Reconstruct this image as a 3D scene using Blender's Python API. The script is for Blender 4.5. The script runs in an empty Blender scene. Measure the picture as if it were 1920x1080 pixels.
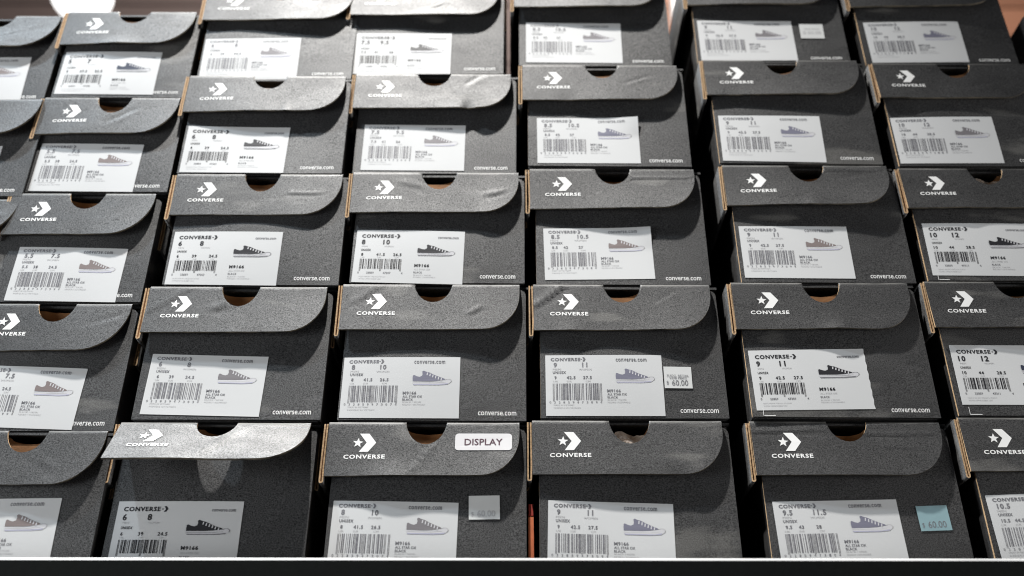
import bpy, math, random
import numpy as np
from mathutils import Matrix, Vector
from mathutils.geometry import tessellate_polygon
sc = bpy.context.scene
R = math.radians
COL = sc.collection

# ---------------------------------------------------------------- frame of the sloping display
# x to the right, v up along the fronts of the stacks, n out of the fronts (metres)
LEAN = R(10)                                   # the stacks lean back a little
NV = Vector((0, -math.cos(LEAN), math.sin(LEAN)))
VV = Vector((0, math.sin(LEAN), math.cos(LEAN)))
ORG = Vector((0, 0, 1.55))
RM = Matrix((( 1, VV.x, NV.x, ORG.x), (0, VV.y, NV.y, ORG.y), (0, VV.z, NV.z, ORG.z), (0, 0, 0, 1)))
def rk(x, v, n): return RM @ Vector((x, v, n))
def rdir(x, v, n): return (RM.to_3x3() @ Vector((x, v, n))).normalized()

# ---------------------------------------------------------------- camera
F_PX, PITCH, ROLL, DIST = 1894.5, R(30.11), R(0.234), 0.9258
fw = rdir(0, math.sin(PITCH), -math.cos(PITCH))
up0 = rdir(0, math.cos(PITCH), math.sin(PITCH)); rt0 = Vector((1, 0, 0))
rt = rt0*math.cos(ROLL) + up0*math.sin(ROLL); up = up0*math.cos(ROLL) - rt0*math.sin(ROLL)
cam_d = bpy.data.cameras.new('camera'); cam = bpy.data.objects.new('camera', cam_d); COL.objects.link(cam)
cam_loc = rk(0, 0, 0) - fw*DIST
cm = Matrix((rt, up, -fw)).transposed().to_4x4(); cm.translation = cam_loc
cam.matrix_world = cm
cam_d.sensor_width = 36; cam_d.lens = F_PX/1920*36
cam_d.clip_start = .02; cam_d.clip_end = 60
cam_d.dof.use_dof = True; cam_d.dof.focus_distance = .87; cam_d.dof.aperture_fstop = 3.6
sc.camera = cam

# ---------------------------------------------------------------- light
w = bpy.data.worlds.new('World'); sc.world = w; w.use_nodes = True
w.node_tree.nodes['Background'].inputs[0].default_value = (.78, .86, 1, 1)
w.node_tree.nodes['Background'].inputs[1].default_value = .03
def lamp(name, kind, loc, power, col, size=.05, size_y=None, aim=(0, 0, 0)):
    d = bpy.data.lights.new(name, kind); d.energy = power; d.color = col
    if kind == 'AREA':
        d.shape = 'RECTANGLE' if size_y else 'DISK'; d.size = size
        if size_y: d.size_y = size_y
    else: d.shadow_soft_size = size
    if kind == 'SPOT': d.spot_size = R(46); d.spot_blend = 1
    o = bpy.data.objects.new(name, d); COL.objects.link(o); o.location = rk(*loc)
    o.rotation_euler = (rk(*aim) - o.location).to_track_quat('-Z', 'Y').to_euler()
    return o
lamp('ceiling_spot_key', 'SPOT', (-.40, 2.05, .53), 560, (1, .97, .93), .026, aim=(-.08, -.62, 0))
lamp('ceiling_spot_cool', 'SPOT', (-1.45, 2.05, .62), 140, (.74, .88, 1), .036, aim=(-.2, -.3, 0))
lamp('shop_fill_left', 'AREA', (-2.4, -.28, .68), 62, (.95, .98, 1), 1.4, .9, aim=(-.05, -.1, 0))
lamp('shop_fill_right', 'AREA', (2.4, -.32, .68), 38, (1, .97, .94), 1.4, .9, aim=(.05, -.1, 0))
lamp('added_wall_fill', 'AREA', (0, 2.1, -.35), 80, (1, .95, .9), 1.6, .4, aim=(0, 2.3, -2.2))  # added lamp, only there to brighten the background wall
vs = sc.view_settings; vs.view_transform = 'Standard'; vs.look = 'None'; vs.exposure = 0; vs.gamma = 1; vs.use_curve_mapping = False
sc.cycles.max_bounces = 6; sc.cycles.filter_width = 1.05

# ---------------------------------------------------------------- materials
def mat(name, col, rough=.5, spec=.5, noise=None, bump=None, rvar=0, emit=None, svar=None, wear=None):
    """noise: (scale, amount, stretch_x) colour mottling; bump: list of (scale, strength, distance, stretch_x)"""
    m = bpy.data.materials.new(name); m.use_nodes = True
    nt = m.node_tree; N = nt.nodes; Lk = nt.links; b = N['Principled BSDF']
    b.inputs['Base Color'].default_value = (*col, 1); b.inputs['Roughness'].default_value = rough
    b.inputs['Specular IOR Level'].default_value = spec
    tc = N.new('ShaderNodeTexCoord')
    oi = N.new('ShaderNodeObjectInfo')
    rnd = N.new('ShaderNodeVectorMath'); rnd.operation = 'SCALE'; rnd.inputs[0].default_value = (7.1, 3.7, 5.3)
    Lk.new(oi.outputs['Random'], rnd.inputs['Scale'])
    add = N.new('ShaderNodeVectorMath'); add.operation = 'ADD'
    Lk.new(tc.outputs['Object'], add.inputs[0]); Lk.new(rnd.outputs[0], add.inputs[1])
    def ntex(scale, sx=1, detail=3):
        mp = N.new('ShaderNodeMapping'); mp.inputs['Scale'].default_value = (sx, 1, 1)
        Lk.new(add.outputs[0], mp.inputs[0])
        t = N.new('ShaderNodeTexNoise'); t.inputs['Scale'].default_value = scale; t.inputs['Detail'].default_value = detail
        Lk.new(mp.outputs[0], t.inputs['Vector']); return t
    if noise:
        t = ntex(noise[0], noise[2])
        r = N.new('ShaderNodeMapRange'); r.inputs[1].default_value = .28; r.inputs[2].default_value = .72
        r.inputs[3].default_value = 1-noise[1]; r.inputs[4].default_value = 1+noise[1]
        Lk.new(t.outputs[0], r.inputs[0])
        mx = N.new('ShaderNodeVectorMath'); mx.operation = 'SCALE'; mx.inputs[0].default_value = col
        Lk.new(r.outputs[0], mx.inputs['Scale']); Lk.new(mx.outputs[0], b.inputs['Base Color'])
        if wear:
            t1 = ntex(38, .22, 6); t2 = ntex(9, 1, 2)
            ml = N.new('ShaderNodeMath'); ml.operation = 'MULTIPLY'; Lk.new(t1.outputs[0], ml.inputs[0]); Lk.new(t2.outputs[0], ml.inputs[1])
            r2 = N.new('ShaderNodeMapRange'); r2.inputs[1].default_value = .345; r2.inputs[2].default_value = .40; Lk.new(ml.outputs[0], r2.inputs[0])
            mxc = N.new('ShaderNodeMix'); mxc.data_type = 'RGBA'; Lk.new(r2.outputs[0], mxc.inputs['Factor'])
            Lk.new(mx.outputs[0], mxc.inputs[6]); mxc.inputs[7].default_value = (*wear, 1); Lk.new(mxc.outputs[2], b.inputs['Base Color'])
    if rvar:
        t = ntex(60, .5, 4)
        r = N.new('ShaderNodeMapRange'); r.inputs[1].default_value = .3; r.inputs[2].default_value = .7
        r.inputs[3].default_value = rough-rvar; r.inputs[4].default_value = rough+rvar
        Lk.new(t.outputs[0], r.inputs[0]); Lk.new(r.outputs[0], b.inputs['Roughness'])
    if svar:
        t = ntex(svar[0], svar[3], 2)
        r = N.new('ShaderNodeMapRange'); r.inputs[1].default_value = .3; r.inputs[2].default_value = .7
        r.inputs[3].default_value = svar[1]; r.inputs[4].default_value = svar[2]
        Lk.new(t.outputs[0], r.inputs[0])
        t3 = ntex(13, .6, 4); r3 = N.new('ShaderNodeMapRange'); r3.inputs[1].default_value = .3; r3.inputs[2].default_value = .7; r3.inputs[3].default_value = .86; r3.inputs[4].default_value = 1.14
        Lk.new(t3.outputs[0], r3.inputs[0])
        ms = N.new('ShaderNodeMath'); ms.operation = 'MULTIPLY'; Lk.new(r.outputs[0], ms.inputs[0]); Lk.new(r3.outputs[0], ms.inputs[1])
        Lk.new(ms.outputs[0], b.inputs['Specular IOR Level'])
    prev = None
    for sca, st, dist, sx in (bump or []):
        t = ntex(sca, sx); bp_ = N.new('ShaderNodeBump'); bp_.inputs['Strength'].default_value = st; bp_.inputs['Distance'].default_value = dist
        Lk.new(t.outputs[0], bp_.inputs['Height'])
        if prev: Lk.new(prev.outputs[0], bp_.inputs['Normal'])
        prev = bp_
    if prev: Lk.new(prev.outputs[0], b.inputs['Normal'])
    if emit: b.inputs['Emission Color'].default_value = (*emit[0], 1); b.inputs['Emission Strength'].default_value = emit[1]
    return m
M = {}
M['card'] = mat('black_cardboard', (.011, .011, .0118), .61, .5, noise=(900, .6, .7),
                bump=[(30, .10, .0012, .3), (1300, .22, .0003, .7)], rvar=.05, svar=(1350, .08, .95, .75), wear=(.07, .068, .064))
M['card'].node_tree.nodes['Principled BSDF'].inputs['IOR'].default_value = 1.76
M['worn'] = mat('worn_card_fold', (.075, .073, .07), .6, .5, noise=(90, .75, .35), bump=[(900, .3, .0003, 1)])
M['scuff'] = mat('scuffed_black_edge', (.085, .072, .052), .7, .3, noise=(70, .95, 1))
M['kraft'] = mat('brown_kraft_board', (.24, .118, .05), .8, .25, noise=(140, .25, .3), bump=[(500, .4, .0004, 1)])
M['edge'] = mat('cut_cardboard_edge', (.43, .29, .165), .8, .25, noise=(700, .35, 1), bump=[(700, .6, .0004, 1)])
M['paper'] = mat('white_label_paper', (.59, .598, .602), .58, .2, noise=(14, .03, 1), bump=[(35, .12, .0008, .6), (800, .1, .0002, 1)])
M['tagpaper'] = mat('white_price_paper', (.62, .63, .625), .5, .35, noise=(40, .03, 1))
M['sticker'] = mat('white_sticker_paper', (.60, .59, .60), .5, .35, noise=(30, .04, 1))
M['tagblue'] = mat('pale_blue_price_paper', (.25, .375, .405), .4, .4, noise=(60, .06, 1))
M['white'] = mat('white_ink', (.80, .80, .79), .5, .4)
M['black'] = mat('black_ink', (.022, .022, .026), .5, .35)
M['grey'] = mat('grey_thermal_ink', (.17, .17, .185), .5, .35, noise=(300, .3, 1))
M['pale'] = mat('pale_grey_ink', (.46, .46, .47), .5, .35)
M['sole'] = mat('print_sole_white', (.56, .56, .58), .5, .35)
M['shoe_grey'] = mat('print_shoe_grey', (.19, .18, .19), .5, .35)
M['shoe_violet'] = mat('print_shoe_violet', (.18, .18, .235), .5, .35)
M['shoe_brown'] = mat('print_shoe_brown', (.21, .175, .17), .5, .35)
M['shoe_blue'] = mat('print_shoe_blue_black', (.035, .042, .07), .5, .35)
M['violet'] = mat('print_shadow_violet', (.40, .40, .50), .5, .35)
M['maroon'] = mat('dark_maroon_ink', (.075, .035, .05), .5, .35)
M['tissue'] = mat('beige_tissue_paper', (.46, .40, .35), .8, .2, noise=(60, .1, 1), bump=[(120, .7, .004, 1)])
M['rail'] = mat('black_powder_coat', (.003, .0038, .0036), .75, .08, noise=(200, .2, 1), bump=[(900, .3, .0003, 1)])
M['railedge'] = mat('metal_edge_painted_glint', (.55, .55, .55), .5, .5, noise=(70, .45, .06))  # light caught along the rail's top, painted in as a pale colour

# ---------------------------------------------------------------- mesh helpers
def obj(name, verts, faces, mats, mi=None, parent=None, smooth=None):
    me = bpy.data.meshes.new(name); me.from_pydata([tuple(map(float, p)) for p in verts], [], faces)
    for m in (mats if isinstance(mats, list) else [mats]): me.materials.append(M[m])
    if mi is not None: me.polygons.foreach_set('material_index', list(mi))
    if smooth is not None: me.polygons.foreach_set('use_smooth', list(smooth))
    me.update()
    o = bpy.data.objects.new(name, me); COL.objects.link(o)
    if parent: o.parent = parent
    return o
class MB:
    def __init__(s): s.v = []; s.f = []; s.m = []; s.s = []
    def face(s, idx, m=0, sm=False): s.f.append(tuple(idx)); s.m.append(m); s.s.append(sm)
    def add(s, pts): b = len(s.v); s.v += list(pts); return b
    def box(s, x0, x1, y0, y1, z0, z1, mats=(0,)*6):
        b = s.add([(x, y, z) for z in (z0, z1) for y in (y0, y1) for x in (x0, x1)])
        for q, m in zip(((0, 2, 3, 1), (4, 5, 7, 6), (0, 1, 5, 4), (2, 6, 7, 3), (0, 4, 6, 2), (1, 3, 7, 5)), mats):
            s.face([b+i for i in q], m)          # back, front, bottom, top, left, right
    def build(s, name, mats, parent=None): return obj(name, s.v, s.f, mats, s.m, parent, s.s)

def strip_sheet(xs, top, bot, rows, fn, thick, mats, name, parent, rim=None, fold_row=0):
    """A card cut to an outline (top(x), bottom(x)), bent by fn(x, t, depth) -> point, with real thickness and a kraft cut edge."""
    mb = MB(); nx = len(xs); nr = rows
    grid = []
    for d in (0., thick):
        for i, x in enumerate(xs):
            a, b = top[i], bot[i]
            for j in range(nr+1):
                t = a + (b-a)*j/nr
                mb.v.append(fn(x, t, d)); 
    id_ = lambda d, i, j: d*nx*(nr+1) + i*(nr+1) + j
    for i in range(nx-1):
        for j in range(nr):
            mb.face((id_(0, i, j), id_(0, i, j+1), id_(0, i+1, j+1), id_(0, i+1, j)), 4 if (fold_row and j < fold_row and top[i] < .0002 and top[i+1] < .0002) else 0, True)
            mb.face((id_(1, i, j), id_(1, i+1, j), id_(1, i+1, j+1), id_(1, i, j+1)), 1, True)
    # rim: own vertices so that the cut edge stays crisp
    loop = [(i, 0) for i in range(nx)] + [(nx-1, j) for j in range(1, nr+1)] + [(i, nr) for i in range(nx-2, -1, -1)] + [(0, j) for j in range(nr-1, 0, -1)]
    b0 = mb.add([mb.v[id_(0, i, j)] for i, j in loop]); b1 = mb.add([mb.v[id_(1, i, j)] for i, j in loop])
    n = len(loop)
    for k in range(n):
        l = (k+1) % n
        q = 2
        if rim: q = rim(loop[k], loop[l], nx, nr, xs, top)
        mb.face((b0+k, b0+l, b1+l, b1+k), q)
    return mb.build(name, mats, parent)

def notch_xs(x0, x1, c, r, corner_r, n1=16, n2=14, n3=22):
    a = list(np.linspace(x0, c-r, n1)) + [c - r*math.cos(math.pi*k/n2) for k in range(1, n2)]
    b = list(np.linspace(c+r, x1-corner_r, n3)) + [x1-corner_r + corner_r*math.sin(math.pi/2*k/10) for k in range(1, 11)]
    return a + b

def rim_panel(a, b, nx, nr, xs, top): return 2 if a[0] == 0 and b[0] == 0 else 3
def rim_flap(a, b, nx, nr, xs, top):
    if a[1] == 0 and b[1] == 0 and (top[a[0]] > .0002 or top[b[0]] > .0002): return 2
    return 2 if a[0] == 0 and b[0] == 0 else 3
# ---------------------------------------------------------------- lettering and prints
_TX = {}
def text_mesh(s, bold):
    k = (s, bold)
    if k not in _TX:
        cu = bpy.data.curves.new('lettering', 'FONT'); cu.body = s; cu.size = 1; cu.resolution_u = 2; cu.offset = bold
        if bold > .015: cu.space_character = 1.16
        o = bpy.data.objects.new('lettering', cu); COL.objects.link(o)
        me = bpy.data.meshes.new_from_object(o)
        V = np.array([v.co[:2] for v in me.vertices]); Fc = [tuple(p.vertices) for p in me.polygons]
        bpy.data.objects.remove(o); bpy.data.curves.remove(cu); bpy.data.meshes.remove(me)
        lo, hi = V.min(0), V.max(0)
        V = (V-lo)/(hi-lo)
        _TX[k] = (V, Fc, (hi-lo)[0]/(hi-lo)[1])
    return _TX[k]
class Print:
    """flat print: 2D shapes (y down), later laid on a surface"""
    def __init__(s): s.mb = MB()
    def poly(s, pts, m=0):
        b = s.mb.add([(p[0], p[1], 0) for p in pts])
        for t in tessellate_polygon([[Vector((p[0], p[1], 0)) for p in pts]]):
            a, c, d = (Vector(pts[i]) for i in t)
            if (c-a).cross(d-a) > 0: t = t[::-1]
            s.mb.face([b+i for i in t], m)
    def rect(s, x0, y0, x1, y1, m=0): s.poly([(x0, y0), (x1, y0), (x1, y1), (x0, y1)], m)
    def text(s, t, x, y, w=None, h=1., m=0, bold=.0):
        V, Fc, asp = text_mesh(t, bold)
        if w is None: w = h*asp
        b = s.mb.add([(x+p[0]*w, y+(1-p[1])*h, 0) for p in V])
        for f in Fc: s.mb.face([b+i for i in f], m)
        return x+w
    def lay(s, fn, name, mats, parent):
        if not s.mb.v: return None
        V = [fn(p[0], p[1]) for p in s.mb.v]
        # make every face look outwards (+n)
        F = []
        for f in s.mb.f:
            a, b, c = (Vector(V[i]) for i in f[:3])
            F.append(f if (b-a).cross(c-a).z >= 0 else f[::-1])
        return obj(name, V, F, mats, s.mb.m, parent)
def star_pts(cx, cy, r, rot=0, inner=.42):
    return [(cx+(r if k % 2 == 0 else r*inner)*math.sin(rot+k*math.pi/5), cy-(r if k % 2 == 0 else r*inner)*math.cos(rot+k*math.pi/5)) for k in range(10)]
def chevron(x, y, w, h): return [(x, y), (x+.56*w, y), (x+w, y+h*.5), (x+.56*w, y+h), (x+.02*w, y+h), (x+.44*w, y+h*.5)]

SIZES = {'5': ('7', '37.5', '23.5'), '5.5': ('7.5', '38', '24.5'), '6': ('8', '39', '24.5'), '7.5': ('9.5', '41', '26'), '8': ('10', '41.5', '26.5'),
         '8.5': ('10.5', '42', '27'), '9': ('11', '42.5', '27.5'), '9.5': ('11.5', '43', '28'), '10': ('12', '44', '28.5'), '10.5': ('12.5', '44.5', '29')}
CODES = {'5': '47298', '5.5': '47299', '6': '47303', '7.5': '47306', '8': '47307', '8.5': '47308', '9': '47309', '9.5': '47310', '10': '47311', '10.5': '47312'}
LW, LH = .102, .0571
def barcode(p, x0, x1, y0, y1, seed, guard):
    rg = random.Random(seed); n = 95; u = (x1-x0)/n; k = 0; bars = []
    pat = [1, 1, 1]
    for d in range(12):
        a = [rg.choice((1, 1, 2, 3)) for _ in range(3)]; a.append(max(1, 7-sum(a)))
        pat += a
        if d == 5: pat += [1, 1, 1, 1, 1]
    pat += [1, 1, 1]; tot = sum(pat); u = (x1-x0)/tot; x = x0; on = True
    for i, q in enumerate(pat):
        if on:
            g = guard if (i < 3 or i > len(pat)-4 or 27 <= i <= 31) else 0
            p.rect(x+.06*u, y0, x+q*u-.06*u, y1+g)
        x += q*u; on = not on
def shoe(p, x, y, w, h, dark, sole, line, accent):
    P = lambda pts: [(x+a*w, y+b*h) for a, b in pts]
    p.poly(P([(.0, .74), (.42, .745), (.83, .64), (.88, .565), (.95, .57), (1., .68), (.985, .8), (.9, .95), (.66, 1.), (.03, 1.), (.005, .9)]), sole)
    p.poly(P([(.01, .93), (.6, .93), (.8, .90), (.92, .86), (.9, .95), (.66, 1.), (.03, 1.)]), accent)
    p.poly(P([(.005, .83), (.6, .83), (.85, .78), (.85, .795), (.6, .85), (.005, .85)]), line)
    p.poly(P([(.83, .64), (.88, .565), (.95, .57), (1., .68), (.985, .8), (.975, .8), (.985, .68), (.945, .595), (.885, .59), (.845, .655)]), line)
    p.poly(P([(.0, .36), (.025, .31), (.10, .40), (.17, .44), (.235, .37), (.25, .22), (.235, .06), (.27, .0), (.33, .07), (.42, .13), (.55, .3), (.7, .46), (.8, .55), (.84, .63),
              (.6, .72), (.42, .745), (.0, .74), (-.005, .55)]), dark)
def lace(p, x, y, w, h, m):
    P = lambda pts: [(x+a*w, y+b*h) for a, b in pts]
    for k in range(6):
        a = .36+k*.073; b = .16+k*.076
        p.poly(P([(a, b-.03), (a+.028, b-.015), (a+.016, b+.17), (a-.012, b+.16)]), m)
def label_prints(style, size, seed):
    """prints of brand, sizes, article, address, barcode and shoe picture in 0..1 label space"""
    a, b, c = SIZES[size]
    D = {k: Print() for k in ('brand_print', 'size_print', 'article_print', 'address_print', 'footer_print', 'barcode', 'shoe_picture')}
    Br, Si, Ar, Ad, Fo, B, S = D.values()
    fit = lambda P, s_, x, y, h, m, bo: P.text(s_, x, y, h*text_mesh(s_, bo)[2]*LH/LW, h, m, bo)
    if style == 'A':
        Br.text('CONVERSE', .05, .08, .295, .068, 0, .036)
        Br.poly(chevron(.372, .074, .034, .082), 0); Br.poly(star_pts(.362, .115, .013), 0)
        fit(Si, size, .053, .185, .094, 0, .034); fit(Si, a, .252, .185, .094, 0, .034)
        Si.text('MEN', .06, .30, .05, .026, 1); Si.text('WOMEN', .265, .30, .085, .026, 1)
        Si.text('UNISEX', .055, .365, .09, .04, 0, .02)
        for s_, x in ((size, .06), (b, .2), (c, .355)): fit(Si, s_, x, .445, .054, 0, .026)
        for s_, x in (('UK', .06), ('EUR', .21), ('CM', .37)): Si.text(s_, x, .515, .035, .022, 1)
        barcode(B, .055, .435, .555, .745, seed, .04)
        for s_, x in (('0', .045), ('22859', .125), (CODES[size], .275), ('4', .44)): fit(Fo, s_, x, .80, .036, 2, .01)
        Fo.text('MADE IN VIETNAM / FABRIQUE AU VIETNAM', .06, .88, .24, .02, 1); Fo.text('TEXTILE UPPER RUBBER SOLE', .06, .92, .2, .02, 1)
        Ad.text('converse.com', .755, .115, .19, .036, 2, .012)
        shoe(S, .575, .27, .345, .215, 0, 1, 2, 2); lace(S, .575, .27, .345, .215, 1)
        Ar.text('M9166', .555, .64, .135, .058, 0, .036); Ar.text('ALL STAR OX', .555, .725, .145, .028, 1); Ar.text('BLACK', .553, .78, .078, .034, 2, .02)
        Ar.text('BLACK / NOIR', .552, .835, .16, .02, 1); Ar.text('NEGRO / SCHWARZ', .552, .872, .2, .02, 1)
    else:
        Br.text('CONVERSE', .045, .045, .255, .056, 0, .034)
        Br.poly(chevron(.318, .037, .028, .07), 0); Br.poly(star_pts(.309, .07, .011), 0)
        fit(Si, size, .07, .127, .08, 0, .03); fit(Si, a, .315, .127, .08, 0, .03)
        Si.text('MEN', .062, .222, .07, .03, 1); Si.text('WOMEN', .285, .228, .11, .03, 1)
        Si.text('UNISEX', .062, .27, .112, .044, 0, .024)
        for s_, x in ((size, .075), (b, .18), (c, .32)): fit(Si, s_, x, .352, .052, 0, .026)
        for s_, x in (('UK', .065), ('EUR', .18), ('CM', .34)): Si.text(s_, x, .425, .04, .026, 1)
        barcode(B, .06, .475, .475, .745, seed, .018)
        for k, s_ in enumerate('022859'+CODES[size]+'4'): Fo.text(s_, .03+k*.039, .765, .014, .036, 2)
        Fo.text('MADE IN VIETNAM', .065, .815, .17, .022, 1); Fo.text('FABRIQUE AU VIETNAM', .065, .86, .225, .024, 1)
        Ad.text('converse.com', .605, .06, .265, .052, 0, .016)
        shoe(S, .6, .23, .33, .235, 0, 1, 2, 3); lace(S, .6, .23, .33, .235, 1)
        Ar.text('M9166', .52, .572, .115, .05, 0, .014); Ar.text('ALL STAR OX', .52, .635, .165, .038, 2, .012); Ar.text('BLACK', .52, .685, .09, .036, 2, .012)
        Ar.text('BLACK / NOIR', .52, .73, .16, .022, 1); Ar.text('NEGRO / SCHWARZ', .52, .772, .19, .022, 1)
    return D

# ---------------------------------------------------------------- one shoe box
DEPTH = .31
def shoe_box(key, spec):
    rg = random.Random(key)
    W, H = spec['W'], spec['H']; x0, v0 = spec['bl']
    root = bpy.data.objects.new('shoe_box', None); COL.objects.link(root); root.empty_display_size = .02
    dn = spec.get('dn', rg.uniform(-.003, .003))
    root.matrix_world = RM @ Matrix.Translation((x0, v0, dn)) @ Matrix.Rotation(R(spec.get('rot', rg.uniform(-.25, .25))), 4, 'Z')
    root['label'] = spec['label']; root['category'] = 'shoe box'; root['group'] = 'black shoe boxes stacked in columns on the display'
    # ----- tray: side walls, floor, back
    mb = MB(); T = .0028
    mb.box(.0006, T, .001, H-.004, -DEPTH, -.0034, (0, 0, 0, 2, 0, 1))
    mb.box(W-T, W-.0006, .001, H-.004, -DEPTH, -.0034, (0, 0, 0, 2, 1, 0))
    mb.box(T+.0001, W-T-.0001, .0005, .0032, -DEPTH, -.0034, (0, 0, 0, 1, 0, 0))
    mb.box(T+.0001, W-T-.0001, .0033, H-.004, -DEPTH, -DEPTH+T, (0, 1, 0, 0, 0, 0))
    mb.build('tray', ['card', 'kraft', 'edge'], root)
    # ----- front panel, bowed and creased a little
    bow = rg.uniform(-.0012, .0022); kink_v = spec.get('kink', .69)*H; kink = R(spec.get('kinka', rg.uniform(-.8, .8)))
    tw = rg.uniform(-.0008, .0008); tilt = R(spec.get('ptilt', rg.uniform(-.5, .5)))
    def surf(x, v):
        a, b = x/W*2-1, v/H*2-1
        d = bow*(1-a*a)*(1-b*b) + tw*a*b - math.tan(tilt)*(v)*0.35
        if v > kink_v: d += math.tan(kink)*(v-kink_v)
        return d
    nc = spec.get('notch', .475)*W                      # centre of the thumb notch, on the panel
    xs = sorted(set(list(np.linspace(0, W, 26)) + [nc-.021*math.cos(math.pi*k/12) for k in range(13)] + [W-.006+.006*math.sin(math.pi/2*k/5) for k in range(6)]))
    ptop = H-.006
    top = []
    for x in xs:
        t = ptop
        if abs(x-nc) < .021: t -= 1.15*math.sqrt(max(0, .021**2-(x-nc)**2))
        if x > W-.006: t -= .006-math.sqrt(max(0, .006**2-(x-W+.006)**2))
        top.append(t)
    strip_sheet(xs, top, [.0008]*len(xs), 18, lambda x, v, d: (x, v, surf(x, v)-d), .0022, ['card', 'kraft', 'edge', 'card'], 'front_panel', root, rim_panel)
    # brown tuck flap just behind the panel: shows as a crescent in the notch
    nd = spec.get('tuck', rg.uniform(.003, .006) if x0 < .02 else rg.uniform(.006, .009)); tr = spec.get('tuckr', rg.uniform(-.004, .004)); rr = .019
    xs2 = list(np.linspace(.006, W-.006, 40)); 
    top2 = [H-.005-(nd*max(0, 1-((x-nc-tr)/rr)**2)**.6 if abs(x-nc-tr) < rr else 0) for x in xs2]
    strip_sheet(xs2, top2, [H-.055]*len(xs2), 2, lambda x, v, d: (x, v, -.0046-d), .0022, ['kraft', 'kraft', 'edge'], 'tuck_flap', root)
    # ----- lid: top sheet and the folded side walls with their raw edges
    U = spec.get('lidh', .0525); xl = -.0055
    mb = MB(); zt = H-.0012
    mb.box(xl-.0035, W+.002, zt-.0022, zt, -DEPTH-.003, -.0025, (0, 0, 0, 0, 0, 0))
    mb.build('lid_top', ['card', 'kraft'], root)
    def fold(xa, xb, nf, name, hh):
        """double side wall: two sheets joined by a round fold at the bottom; front end shows raw board"""
        m2 = MB(); th = .0013; yt = zt-.0024; yb = zt-hh; r1 = (xb-xa)/2; cx = (xa+xb)/2
        wob = rg.uniform(-.0006, .0006)
        path_o = [(xa+wob*.5, yt)] + [(cx - r1*math.cos(math.pi*k/8), yb - r1*.9*math.sin(math.pi*k/8)) for k in range(9)] + [(xb-wob, yb+.012), (xb-.0002, yt)]
        path_i = [(xa+th+wob*.5, yt)] + [(cx - (r1-th)*math.cos(math.pi*k/8), yb - (r1*.9-th)*math.sin(math.pi*k/8)) for k in range(9)] + [(xb-th-wob, yb+.012), (xb-th-.0002, yt)]
        n = len(path_o)
        for z in (nf, -DEPTH-.002): m2.add([(p[0], p[1], z) for p in path_o]); m2.add([(p[0], p[1], z) for p in path_i])
        for k in range(n-1):
            m2.face((k, n+k, n+k+1, k+1), 1)                            # raw front end
            m2.face((k, k+1, 2*n+k+1, 2*n+k), 0, True)                  # outside: black print
            m2.face((n+k, 3*n+k, 3*n+k+1, n+k+1), 2, True)              # inside of the fold: kraft
            m2.face((2*n+k, 2*n+k+1, 3*n+k+1, 3*n+k), 1)
        m2.build(name, ['card', 'edge', 'kraft'], root)
    fold(xl-.0042, xl-.0004, .0035, 'lid_side', U)
    fold(W-.0008, W+.0028, -.014, 'lid_side', U)
    # ----- lid flap with thumb notch and one rounded corner
    Wf = W; fx0, fx1 = xl, W-.0058; fh = spec.get('fh', .0505)
    aL, aR = R(spec.get('aL', rg.uniform(.3, 2.8))), R(spec.get('aR', rg.uniform(2.6, 5.2)))
    curl = spec.get('curl', rg.uniform(.0001, .0008)); cre = list(spec.get('crease', []))
    if rg.random() < .7 and not spec.get('display') and 'lift' not in spec:
        cx_, ct_, an_, ln_ = rg.uniform(.06, W-.03), rg.uniform(.014, .04), rg.uniform(-.7, .7), rg.uniform(.012, .04)
        cre.append((cx_, ct_, cx_+ln_*math.cos(an_), ct_+ln_*math.sin(an_), rg.choice((-1, 1))*rg.uniform(.0002, .0005), rg.uniform(.0012, .003)))
    cre = cre; wave = rg.uniform(0, 6.28); wa = rg.uniform(.0002, .0006)
    dent = spec.get('dent', [(rg.uniform(.02, .14), rg.uniform(.004, .012), rg.uniform(-.0008, .0008))])
    n0 = .0035; rf = .0024; arc = rf*math.pi/2
    def flap_pt(x, t, d, lift=0.):
        u = (x-fx0)/(fx1-fx0); al = aL+(aR-aL)*u
        e = lift-d
        if t < arc:
            ph = t/rf; rr_ = rf+e
            return (x, H-rf-.001+rr_*math.cos(ph), n0-rf+rr_*math.sin(ph)+0)
        s = t-arc; k = s/(fh-arc)
        n = curl*k*k*4*(.3+.7*u) + wa*math.sin(9*u+wave)*k
        for (ax, at, bx, bt, hgt, wd) in cre:
            L = math.hypot(bx-ax, bt-at); dx, dt = (bx-ax)/L, (bt-at)/L
            px = x-fx0-ax; pt = t-at
            al_ = px*dx+pt*dt; pr = -px*dt+pt*dx
            if -.004 < al_ < L+.004:
                fade = min(1, max(0, (al_+.004)/.008))*min(1, max(0, (L+.004-al_)/.008))
                n += hgt*fade*math.exp(-(pr/wd)**2)*(1 if True else 0) - .6*hgt*fade*math.exp(-((pr-1.7*wd)/wd)**2)
        for (px, wd, hg) in dent:
            n += hg*math.exp(-((x-fx0-px)/wd)**2)*max(0, (k-.55)/.45)**2
        return (x, H-rf-.001-s*math.cos(al)-e*0+n*math.sin(al)*0 + e*math.sin(al), n0+s*math.sin(al)+n+e*math.cos(al))
    fnc = spec.get('fnotch', .515+rg.uniform(-.012, .012))*(fx1-fx0)+fx0; nr = .0172; cr = spec.get('corner', .034)+rg.uniform(-.002, .002)
    xs3 = notch_xs(fx0, fx1, fnc, nr, cr)
    nk = spec.get('nk', rg.uniform(1.16, 1.36))
    top3 = [nk*math.sqrt(max(0, nr**2-(x-fnc)**2)) if abs(x-fnc) < nr else 0 for x in xs3]
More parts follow.
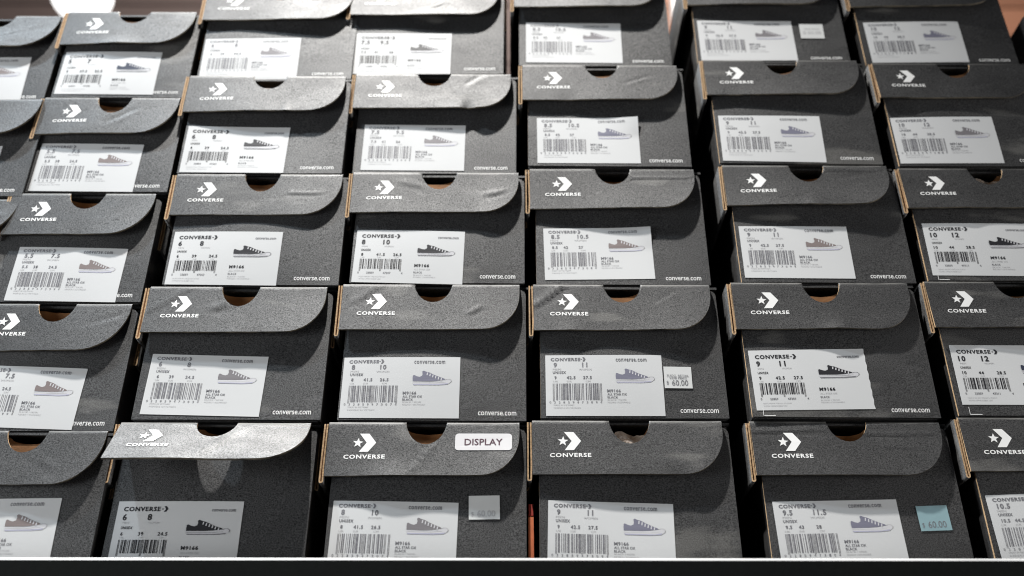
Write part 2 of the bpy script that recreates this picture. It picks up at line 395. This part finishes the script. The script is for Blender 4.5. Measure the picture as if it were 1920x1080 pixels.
    bot3 = [fh - (cr - math.sqrt(max(0, cr**2-(x-fx1+cr)**2)))*(min(fh-.006, cr*1.15)/cr) if x > fx1-cr else fh for x in xs3]
    bot3 = [min(b, fh) for b in bot3]
    flap = strip_sheet(xs3, top3, bot3, 26, flap_pt, .0018, ['card', 'kraft', 'edge', 'scuff', 'worn'], 'lid_flap', root, rim_flap, 2)
    mm = .001
    FP = lambda sx=1: (lambda px, py: flap_pt(fx0+px*sx, py, 0, spec.get('lift', .00018)))
    lg = spec.get('logo', 1.)
    p = Print(); p.poly(chevron(.0268, .0128, .0142, .0165)); p.lay(FP(lg), 'logo_chevron', ['white'], flap)
    p = Print(); p.poly(star_pts(.0258, .0212, .0046, .08, .42)); p.lay(FP(lg), 'logo_star', ['white'], flap)
    p = Print(); p.text('CONVERSE', .0146, .0318, .0345, .0038, 0, .03); p.lay(FP(lg), 'wordmark', ['white'], flap)
    if spec.get('display'):
        x1, y1, w1, h1 = spec['display']; rr = .0028
        pts = []
        for (cx, cy, a0) in ((x1+w1-rr, y1+rr, -90), (x1+w1-rr, y1+h1-rr, 0), (x1+rr, y1+h1-rr, 90), (x1+rr, y1+rr, 180)):
            pts += [(cx+rr*math.cos(R(a0+k*22.5)), cy+rr*math.sin(R(a0+k*22.5))) for k in range(5)]
        p = Print(); p.poly(pts); p.lay(lambda px, py: flap_pt(fx0+px, py, 0, .0003), 'display_sticker', ['sticker'], flap)
        p = Print(); p.text('DISPLAY', x1+w1*.165, y1+h1*.31, w1*.67, h1*.40, 0, .012); p.lay(lambda px, py: flap_pt(fx0+px, py, 0, .00045), 'sticker_lettering', ['maroon'], flap)
    # ----- printed web address on the panel
    if spec.get('prints', True):
        ux1 = W-spec.get('urlr', .0085)
        p = Print(); p.text('converse.com', 0, 0, 1, 1, 0, .006)
        uw = .0328
        p.lay(lambda px, py: (ux1-uw+px*uw, .0092-py*.0036, surf(ux1-uw+px*uw, .0092-py*.0036)+.00013), 'web_address', ['white'], root)
        # little white registration mark under the label
        if spec.get('regmark'):
            p = Print(); q = .0007; p.rect(0, 0, q*.6, .007); p.rect(.0007, .0064, .0105, .007)
            p.lay(lambda px, py: (.0095+px, .0085-py, surf(.0095+px, .0085-py)+.0003), 'registration_mark', ['white'], root)
    # ----- size label
    if 'lab' in spec:
        cx, cv, la = spec['lab'][0]-x0, spec['lab'][1]-v0, R(spec['lab'][2]) - R(spec.get('rot', 0))*0
        style, size = spec['style']
        ca, sa = math.cos(la), math.sin(la); curl_c = spec.get('labcurl', 0)
        def lpt(u, q, lift):
            X = (u-.5)*LW; Y = (.5-q)*LH
            x, v = cx+X*ca-Y*sa, cv+X*sa+Y*ca
            k = max(0, (u-.55)/.45)**2*max(0, (.42-q)/.42)
            return (x, v, surf(x, v)+lift+curl_c*k)
        mb = MB(); nu, nq = 24, 14
        for j in range(nq+1):
            for i in range(nu+1):
                u = i/nu
                if spec.get('perf') and i == nu: u -= .006*(j % 2)
                mb.v.append(lpt(u, j/nq, .0003))
        for j in range(nq):
            for i in range(nu):
                a = j*(nu+1)+i; mb.face((a, a+nu+1, a+nu+2, a+1), 0, True)
        n_ = len(mb.v)
        rim = [i for i in range(nu+1)] + [j*(nu+1)+nu for j in range(1, nq+1)] + [nq*(nu+1)+i for i in range(nu-1, -1, -1)] + [j*(nu+1) for j in range(nq-1, 0, -1)]
        b2 = mb.add([mb.v[i] for i in rim]); b = mb.add([(mb.v[i][0], mb.v[i][1], mb.v[i][2]-.00025) for i in rim])
        for k in range(len(rim)):
            l = (k+1) % len(rim); mb.face((b2+k, b2+l, b+l, b+k), 0)
        lab = mb.build('size_label', ['paper'], root)
        ink = 'black' if style == 'A' else 'grey'
        f2 = lambda lift: (lambda u, q: lpt(u, q, lift))
        Dp = label_prints(style, size, key)
        for nm, pp in Dp.items():
            if nm == 'shoe_picture': Sp2 = pp.lay(f2(.00042), nm, [(rg.choice(['black', 'black', 'shoe_blue']) if style == 'A' else rg.choice(['shoe_grey', 'shoe_violet', 'shoe_violet', 'shoe_brown'])), 'sole', 'grey' if style == 'A' else 'pale', 'violet'], lab)
            else: pp.lay(f2(.00042), nm, [ink] if nm == 'barcode' else [ink, 'pale', 'grey'], lab)
        # stacked inks: lift the dark upper and the laces over the sole
        me = Sp2.data; zoff = [0.]*len(me.vertices); nf = len(me.polygons)
        order = 0; last = None
        for pg in me.polygons:
            for vi in pg.vertices: zoff[vi] = vi/len(zoff)*.00015
        for i, v in enumerate(me.vertices): v.co.z += zoff[i]
    # ----- price tag
    if 'tag' in spec:
        (tx, tv, tw_, th_, ta, kind) = spec['tag']; tx -= x0; tv -= v0; ta = R(ta)
        def tpt(u, q, lift):
            X = (u-.5)*tw_; Y = (.5-q)*th_
            x, v = tx+X*math.cos(ta)-Y*math.sin(ta), tv+X*math.sin(ta)+Y*math.cos(ta)
            return (x, v, surf(x, v)+lift)
        p = Print(); p.rect(0, 0, 1, 1); tg = p.lay(lambda u, q: tpt(u, q, .0005), 'price_tag', ['tagblue' if kind == 'blue' else 'tagpaper'], root)
        p = Print()
        if kind == 'full':
            p.text('SUGG. RETAIL', .1, .37, .8, .10, 0, .0); p.text('OUR PRICE', .2, .48, .62, .11, 0, .004); p.text('$', .08, .66, .07, .2, 0); p.text('60.00', .27, .62, .58, .26, 0)
        elif kind == 'far':
            p.text('OUR PRICE', .2, .3, .62, .11, 1); p.text('$ 60.00', .12, .5, .76, .24, 1)
        else:
            p.text('$', .08, .68, .07, .2, 1); p.text('60.00', .27, .62, .58, .27, 1)
        p.lay(lambda u, q: tpt(u, q, .00062), 'price_print', ['grey', 'pale' if kind != 'blue' else 'grey'], tg)
    # ----- tissue paper showing in the notch
    if spec.get('tissue'):
        mb = MB(); nx, ny = 14, 8
        for j in range(ny+1):
            for i in range(nx+1):
                a = i/nx; b = j/ny
                mb.v.append((nc-.018+.036*a+spec['tissue']*.01, H-.031+.021*b-.006*(a-.4)**2*4*b+.002*math.sin(9*a)*b+rg.uniform(-.0006, .0006), -.0040+.0006*math.sin(11*a+5*b)+rg.uniform(-.0004, .0004)))
        for j in range(ny):
            for i in range(nx):
                q = j*(nx+1)+i; mb.face((q, q+1, q+nx+2, q+nx+1), 0, True)
        t = mb.build('tissue_paper', ['tissue'], root)
    return root

# ---------------------------------------------------------------- the stacks (metres on the sloping front)
mm = .001
BL = {
 '01': (-621, 219), '02': (-611, 98), '03': (-606, -24), '04': (-606, -147), '05': (-606, -270),
 '11': (-475, 224), '12': (-472.5, 105), '13': (-476, -16.5), '14': (-476, -141.5), '15': (-471, -267),
 '21': (-330, 251.5), '22': (-328, 126), '23': (-320, 0), '24': (-323.5, -132), '25': (-325, -262),
 '31': (-171, 260), '32': (-157.5, 130.5), '33': (-149.5, 4), '34': (-148.4, -131.5), '35': (-148.5, -265.5),
 '41': (6.5, 270), '42': (15.5, 138), '43': (22.5, 5), '44': (25, -128.5), '45': (23, -261),
 '51': (195.5, 276), '52': (204, 140.5), '53': (211, 6), '54': (205, -128), '55': (208, -260),
 '61': (372, 272.5), '62': (380.5, 138.5), '63': (384, 9.5), '64': (383, -124.6), '65': (385, -257.5),
 '71': (565, 217), '72': (563, 85), '73': (566, -47), '74': (564, -179)}
LAB = {'11': (-421.5, 257.1, -.44), '12': (-418.5, 134.9, -.85), '13': (-411.2, 13.3, -1.05), '21': (-277.2, 279.6, .72), '22': (-274.8, 156.1, -.49),
 '23': (-266.6, 28.9, -.37), '24': (-265.5, -99, -1.26), '31': (-116.7, 289, -.12), '32': (-98.7, 163.3, -.24), '33': (-96.1, 32.7, -1.15), '34': (-96, -100.4, .11),
 '41': (64.9, 303.5, -.24), '42': (75.6, 170.5, .27), '43': (81, 39.6, 1.13), '44': (80.6, -97.2, .04), '51': (250.4, 308.6, .06), '52': (258.7, 171.8, -.53),
 '53': (265.7, 39.6, -.04), '54': (259.8, -92.1, 1.16), '61': (429.7, 305.2, .68), '62': (433.3, 170.9, .4), '63': (440.6, 43.8, -.58), '64': (439.1, -85.4, -.1),
 '14': (-423.3, -109.6, -2.0), '15': (-415.4, -231, 1.11), '25': (-268.5, -231.2, 0), '35': (-94.2, -230.9, -1), '45': (80.6, -229.7, -1.5), '55': (265.5, -227.2, 1.49),
 '65': (440.3, -221.6, 1.8), '01': (-558.4, 250, 1.5), '02': (-557, 130, 1)}
SZ = {'01': 'B5', '02': 'B5', '11': 'A5', '12': 'B5.5', '13': 'B5.5', '14': 'B5.5', '15': 'B5.5', '21': 'B6', '22': 'A6', '23': 'A6', '24': 'B6', '25': 'A6',
 '31': 'A7.5', '32': 'B7.5', '33': 'A8', '34': 'B8', '35': 'B8', '41': 'B8.5', '42': 'B8.5', '43': 'B8.5', '44': 'B9', '45': 'B9',
 '51': 'B9', '52': 'B9', '53': 'B9', '54': 'A9', '55': 'B9.5', '61': 'B10', '62': 'B10', '63': 'A10', '64': 'A10', '65': 'B10.5'}
EXTRA = {
 '25': dict(lift=.0005, aL=33, aR=34, curl=.0001, fh=.051, tuck=.005, tuckr=.006, crease=[(.075, .045, .105, .012, .0006, .004)], dent=[(.10, .03, -.002)]),
 '35': dict(display=(.107, .0125, .0475, .0155), crease=[(.088, .024, .07, .047, .0007, .0016)], dent=[(.055, .02, .0012)], tag=(-.0218, -.207, .0252, .0198, 1.5, 'plain')),
 '24': dict(crease=[(.003, .030, .036, .004, .0007, .0016), (.06, .026, .075, .02, .0006, .003)]),
 '34': dict(crease=[(.012, .022, .034, .003, .0007, .0018)]),
 '44': dict(crease=[(.001, .026, .028, .003, .0009, .0018)], tag=(.1448, -.09, .0242, .0204, -.3, 'full')),
 '43': dict(crease=[(.095, .0135, .158, .0135, .0005, .0012)], labcurl=.002),
 '42': dict(labcurl=.003), '33': dict(crease=[(.045, .013, .07, .02, .0003, .003)], ptilt=.9, kinka=-1.2),
 '23': dict(kinka=1.6, ptilt=-.9), '14': dict(kink=.5, kinka=1.4, tuck=.002, tuckr=.005), '53': dict(crease=[(.07, .006, .15, .009, .0004, .0015)]),
 '55': dict(crease=[(.0, .012, .06, .010, .0005, .0015), (.09, .0135, .155, .0135, .0005, .0012)], tag=(.3436, -.2131, .0254, .0207, 2.2, 'blue'), fnotch=.51),
 '51': dict(tag=(.3218, .3222, .0254, .021, -.9, 'far')), '54': dict(perf=True, regmark=True, dent=[(.09, .012, .0016)]), '64': dict(regmark=True), '63': dict(regmark=True, tissue=.6, tuck=.010),
 '45': dict(tissue=.2, tuck=.014), '22': dict(tissue=-1.3, tuck=.012), '32': dict(dent=[(.118, .006, -.0018)]), '11': dict(dent=[(.06, .02, .0015)]),
 '13': dict(tuck=.003, tuckr=.004), '12': dict(tuck=.003, tuckr=.004), '01': dict(fnotch=.52), '02': dict(fnotch=.52)}
DESC = {
 '01': 'small black shoe box cut by the left edge, topmost of the leftmost stack',
 '02': 'small black shoe box cut by the left edge, second from top',
 '03': 'small black shoe box at the left edge with only its flap corner showing',
 '11': 'narrow black shoe box with whole logo, topmost, in front of the white globe lamp',
 '12': 'narrow black shoe box with whole logo, second from top of its stack',
 '13': 'narrow black shoe box with whole logo, third from top of its stack',
 '14': 'narrow black shoe box whose logo is cut off by the left edge',
 '15': 'narrow black shoe box in the lower left corner, its logo out of view',
 '21': 'pale glaring shoe box with washed-out label, topmost of the size 6 stack',
 '22': 'size 6 shoe box, second from top, pale tissue showing in its notch',
 '23': 'size 6 shoe box with crisp dark label, two below the glaring pale one',
 '24': 'size 6 shoe box with creased flap corner, directly above the lifted pale flap',
 '25': 'shoe box with its flap lifted outwards and shining pale above the rail',
 '31': 'pale lit shoe box with crisp dark label, topmost of the DISPLAY sticker stack',
 '32': 'black shoe box with nicked flap edge, three above the DISPLAY sticker box',
 '33': 'size 8 shoe box with crisp dark label, two above the DISPLAY sticker box',
 '34': 'size 8 shoe box directly above the box with the DISPLAY sticker',
 '35': 'black shoe box with white DISPLAY sticker on its flap',
 '41': 'black shoe box, topmost of the middle stack, its flap mostly out of view',
 '42': 'black shoe box whose label corner curls up, second from top of the middle stack',
 '43': 'black shoe box directly above the one with the readable white price tag',
 '44': 'black shoe box with readable white $60 price tag right beside its label',
 '45': 'black shoe box with beige tissue in its notch, below the white price tag box',
 '51': 'topmost black shoe box with a small blurred white price tag',
 '52': 'black shoe box directly below the one with the blurred white price tag',
 '53': 'size 9 shoe box directly above the one with the serrated crisp label',
 '54': 'size 9 shoe box with crisp dark label with a serrated right edge',
 '55': 'black shoe box with a pale blue price tag, just above the rail',
 '61': 'topmost black shoe box with bluish label beside the orange brown wall',
 '62': 'size 10 shoe box with grey faded label, second from top at the right',
 '63': 'size 10 shoe box with tissue in its notch, label cut by right edge',
 '64': 'size 10 shoe box with crisp label, directly above the lower right corner box',
 '65': 'black shoe box in the lower right corner, label mostly out of view',
 '71': 'dark shoe box corner at the upper right edge beside the brown wall'}
for k_, a_, b_ in (('34', 3, 5), ('24', 3, 4.6), ('44', 1.2, 5.2), ('43', .1, 5), ('33', 1.4, 3.2), ('23', .3, 2.6), ('54', 1, 3.6), ('45', 1.5, 5), ('35', 2, 5.6), ('13', 1.5, 4.5), ('42', 1.5, 4.5), ('22', .8, 4)):
    EXTRA.setdefault(k_, {}).update(aL=a_, aR=b_)
SKIP = set(BL)-set(DESC)
for k in sorted(BL):
    if k in SKIP: continue
    c, r = k[0], int(k[1]); x, v = BL[k]
    above = BL.get(c+str(r-1))
    Hh = (above[1]-v if above else {'0': 121, '1': 121, '7': 131}.get(c, 131))*mm - .0008
    s = dict(bl=(x*mm, v*mm), W=(.138 if c in '01' else .1610), H=Hh, label=DESC[k], rot=0)
    if c in '01': s.update(corner=.038, aR=5.5)
    if k in LAB: s['lab'] = (LAB[k][0]*mm, LAB[k][1]*mm, LAB[k][2]); s['style'] = (SZ[k][0], SZ[k][1:])
    else: s['prints'] = c != '7'
    if k == '25': s['rot'] = 0
    s.update(EXTRA.get(k, {}))
    shoe_box(int(k), s)

# ---------------------------------------------------------------- rack: base shelf, back panel, front rail
def thing(o, label, cat): o['label'] = label; o['category'] = cat; return o
rack = bpy.data.objects.new('display_rack', None); COL.objects.link(rack); rack.matrix_world = RM @ Matrix.Translation((0, -.285, 0))
thing(rack, 'black metal display rack with a low front rail holding the stacked boxes', 'rack')
mb = MB(); mb.box(-1.0, 1.0, -.02, .0, -.36, .052); mb.build('base_shelf', ['rail'], rack)
mb = MB(); mb.box(-1.0, 1.0, .001, .45, -.36, -.325); mb.build('back_panel', ['rail'], rack)
# rail: folded sheet with a rounded top edge, coloured pale as its light catch
mb = MB()
prof = [(.0490, -.06), (.0490, .0222), (.0487, .0236), (.0478, .0243), (.0468, .0246), (.0458, .0243), (.0449, .0236), (.0446, .0222), (.0446, .0005)]
nx = 41
for i in range(nx):
    x = -1.0+2.0*i/(nx-1)
    mb.add([(x, p[1]+x*.003, p[0]) for p in prof])
n = len(prof)
for i in range(nx-1):
    for k in range(n-1):
        mb.face((i*n+k, (i+1)*n+k, (i+1)*n+k+1, i*n+k+1), 1 if 1 <= k <= 5 else 0, 1 <= k <= 6)
mb.build('front_rail', ['rail', 'railedge'], rack)

# ---------------------------------------------------------------- background of the shop, far out of focus
def world_box(name, x0, x1, y0, y1, z0, z1, m): 
    mb = MB(); mb.box(x0, x1, y0, y1, z0, z1); return mb.build(name, [m])
M['wall'] = mat('brown_wall', (.075, .055, .05), .7, .3, noise=(2.2, .35, .15))
M['brick'] = mat('orange_brown_boards', (.30, .14, .085), .7, .3, noise=(3, .25, .2))
M['lampw'] = mat('white_globe_glass', (.9, .9, .9), .3, .5, emit=((1, .99, .97), 2.2))
M['steel'] = mat('pale_grey_metal', (.5, .5, .5), .4, .5)
def wall_of(name, x0, x1, y, z0, z1, pitch, m):
    root = bpy.data.objects.new(name, None); COL.objects.link(root); root.location = ((x0+x1)/2, y, z0); root['kind'] = 'structure'
    W2 = (x1-x0)/2; k = 0; z = 0.; me = None
    while z < z1-z0:
        if me is None:
            mb = MB(); mb.box(-W2, W2, 0, .05, .004, pitch-.004); first = mb.build('plank', [m], root); me = first.data
        else:
            o = bpy.data.objects.new('plank', me); COL.objects.link(o); o.parent = root; o.location = (0, random.Random(k).uniform(0, .006), z)
        z += pitch; k += 1
    return root
wall_of('wall', -4.2, .40, 2.2, 2.0, 4.4, .24, 'wall')
wall_of('wall', .41, 4.0, 2.2, 2.0, 4.4, .12, 'brick')
# globe lamp hanging in front of the wall
gl = cam_loc + (fw + rt0*-.4265 + up0*.2895)*2.9
root = bpy.data.objects.new('globe_lamp', None); COL.objects.link(root); root.location = gl
thing(root, 'round white glowing globe lamp hanging behind the leftmost stacks', 'lamp')
def lathe(name, prof, m, parent, seg=40):
    mb = MB()
    for i in range(seg):
        a = 2*math.pi*i/seg; mb.add([(r*math.cos(a), r*math.sin(a), z) for r, z in prof])
    n = len(prof)
    for i in range(seg):
        j = (i+1) % seg
        for k in range(n-1): mb.face((i*n+k, j*n+k, j*n+k+1, i*n+k+1), 0, True)
    return mb.build(name, [m], parent)
gr = .083
lathe('glass_globe', [(max(.0004, gr*math.sin(math.pi*k/20)), -gr*math.cos(math.pi*k/20)) for k in range(20)] + [(.012, gr*.985)], 'lampw', root)
lathe('collar', [(.0125, gr*.97), (.024, gr*.98), (.024, gr+.045), (.006, gr+.05), (.006, gr+.06)], 'steel', root)
lathe('cord', [(.003, gr+.06), (.003, gr+1.1)], 'rail', root, 10)
# pale steel post seen through the gap between two stacks
mb = MB(); mb.box(-.03, .03, -.03, .03, 0, 2.6); mb.box(-.06, .06, -.06, .06, -.012, 0)
mb.box(-.045, .045, -.045, .045, 2.6, 2.612)
px = cam_loc + (fw + rt0*.167 + up0*.27)*3.0
o = mb.build('steel_post', ['steel']); o.location = (px.x, px.y, 1.75); thing(o, 'pale grey steel post behind the gap between the 8.5 and 9 stacks', 'post')

# orange-red card standing in the gap between two stacks
M['orange'] = mat('orange_card', (.62, .17, .07), .6, .4, noise=(80, .15, 1))
M['red'] = mat('red_card', (.42, .05, .035), .6, .4, noise=(80, .15, 1))
oc = bpy.data.objects.new('orange_card', None); COL.objects.link(oc); oc.matrix_world = RM @ Matrix.Translation((.0142, -.285, 0))
thing(oc, 'orange and red card edge in the gap right of the DISPLAY sticker box', 'card')
mb = MB(); mb.box(0, .0042, .0005, .072, -.06, -.004); mb.build('orange_panel', ['orange'], oc)
mb = MB(); mb.box(.0003, .0039, .0735, .083, -.06, -.005); mb.build('red_band', ['red'], oc)
mb = MB(); mb.box(.0006, .0036, .072, .0735, -.06, -.007); mb.build('dark_line', ['rail'], oc)
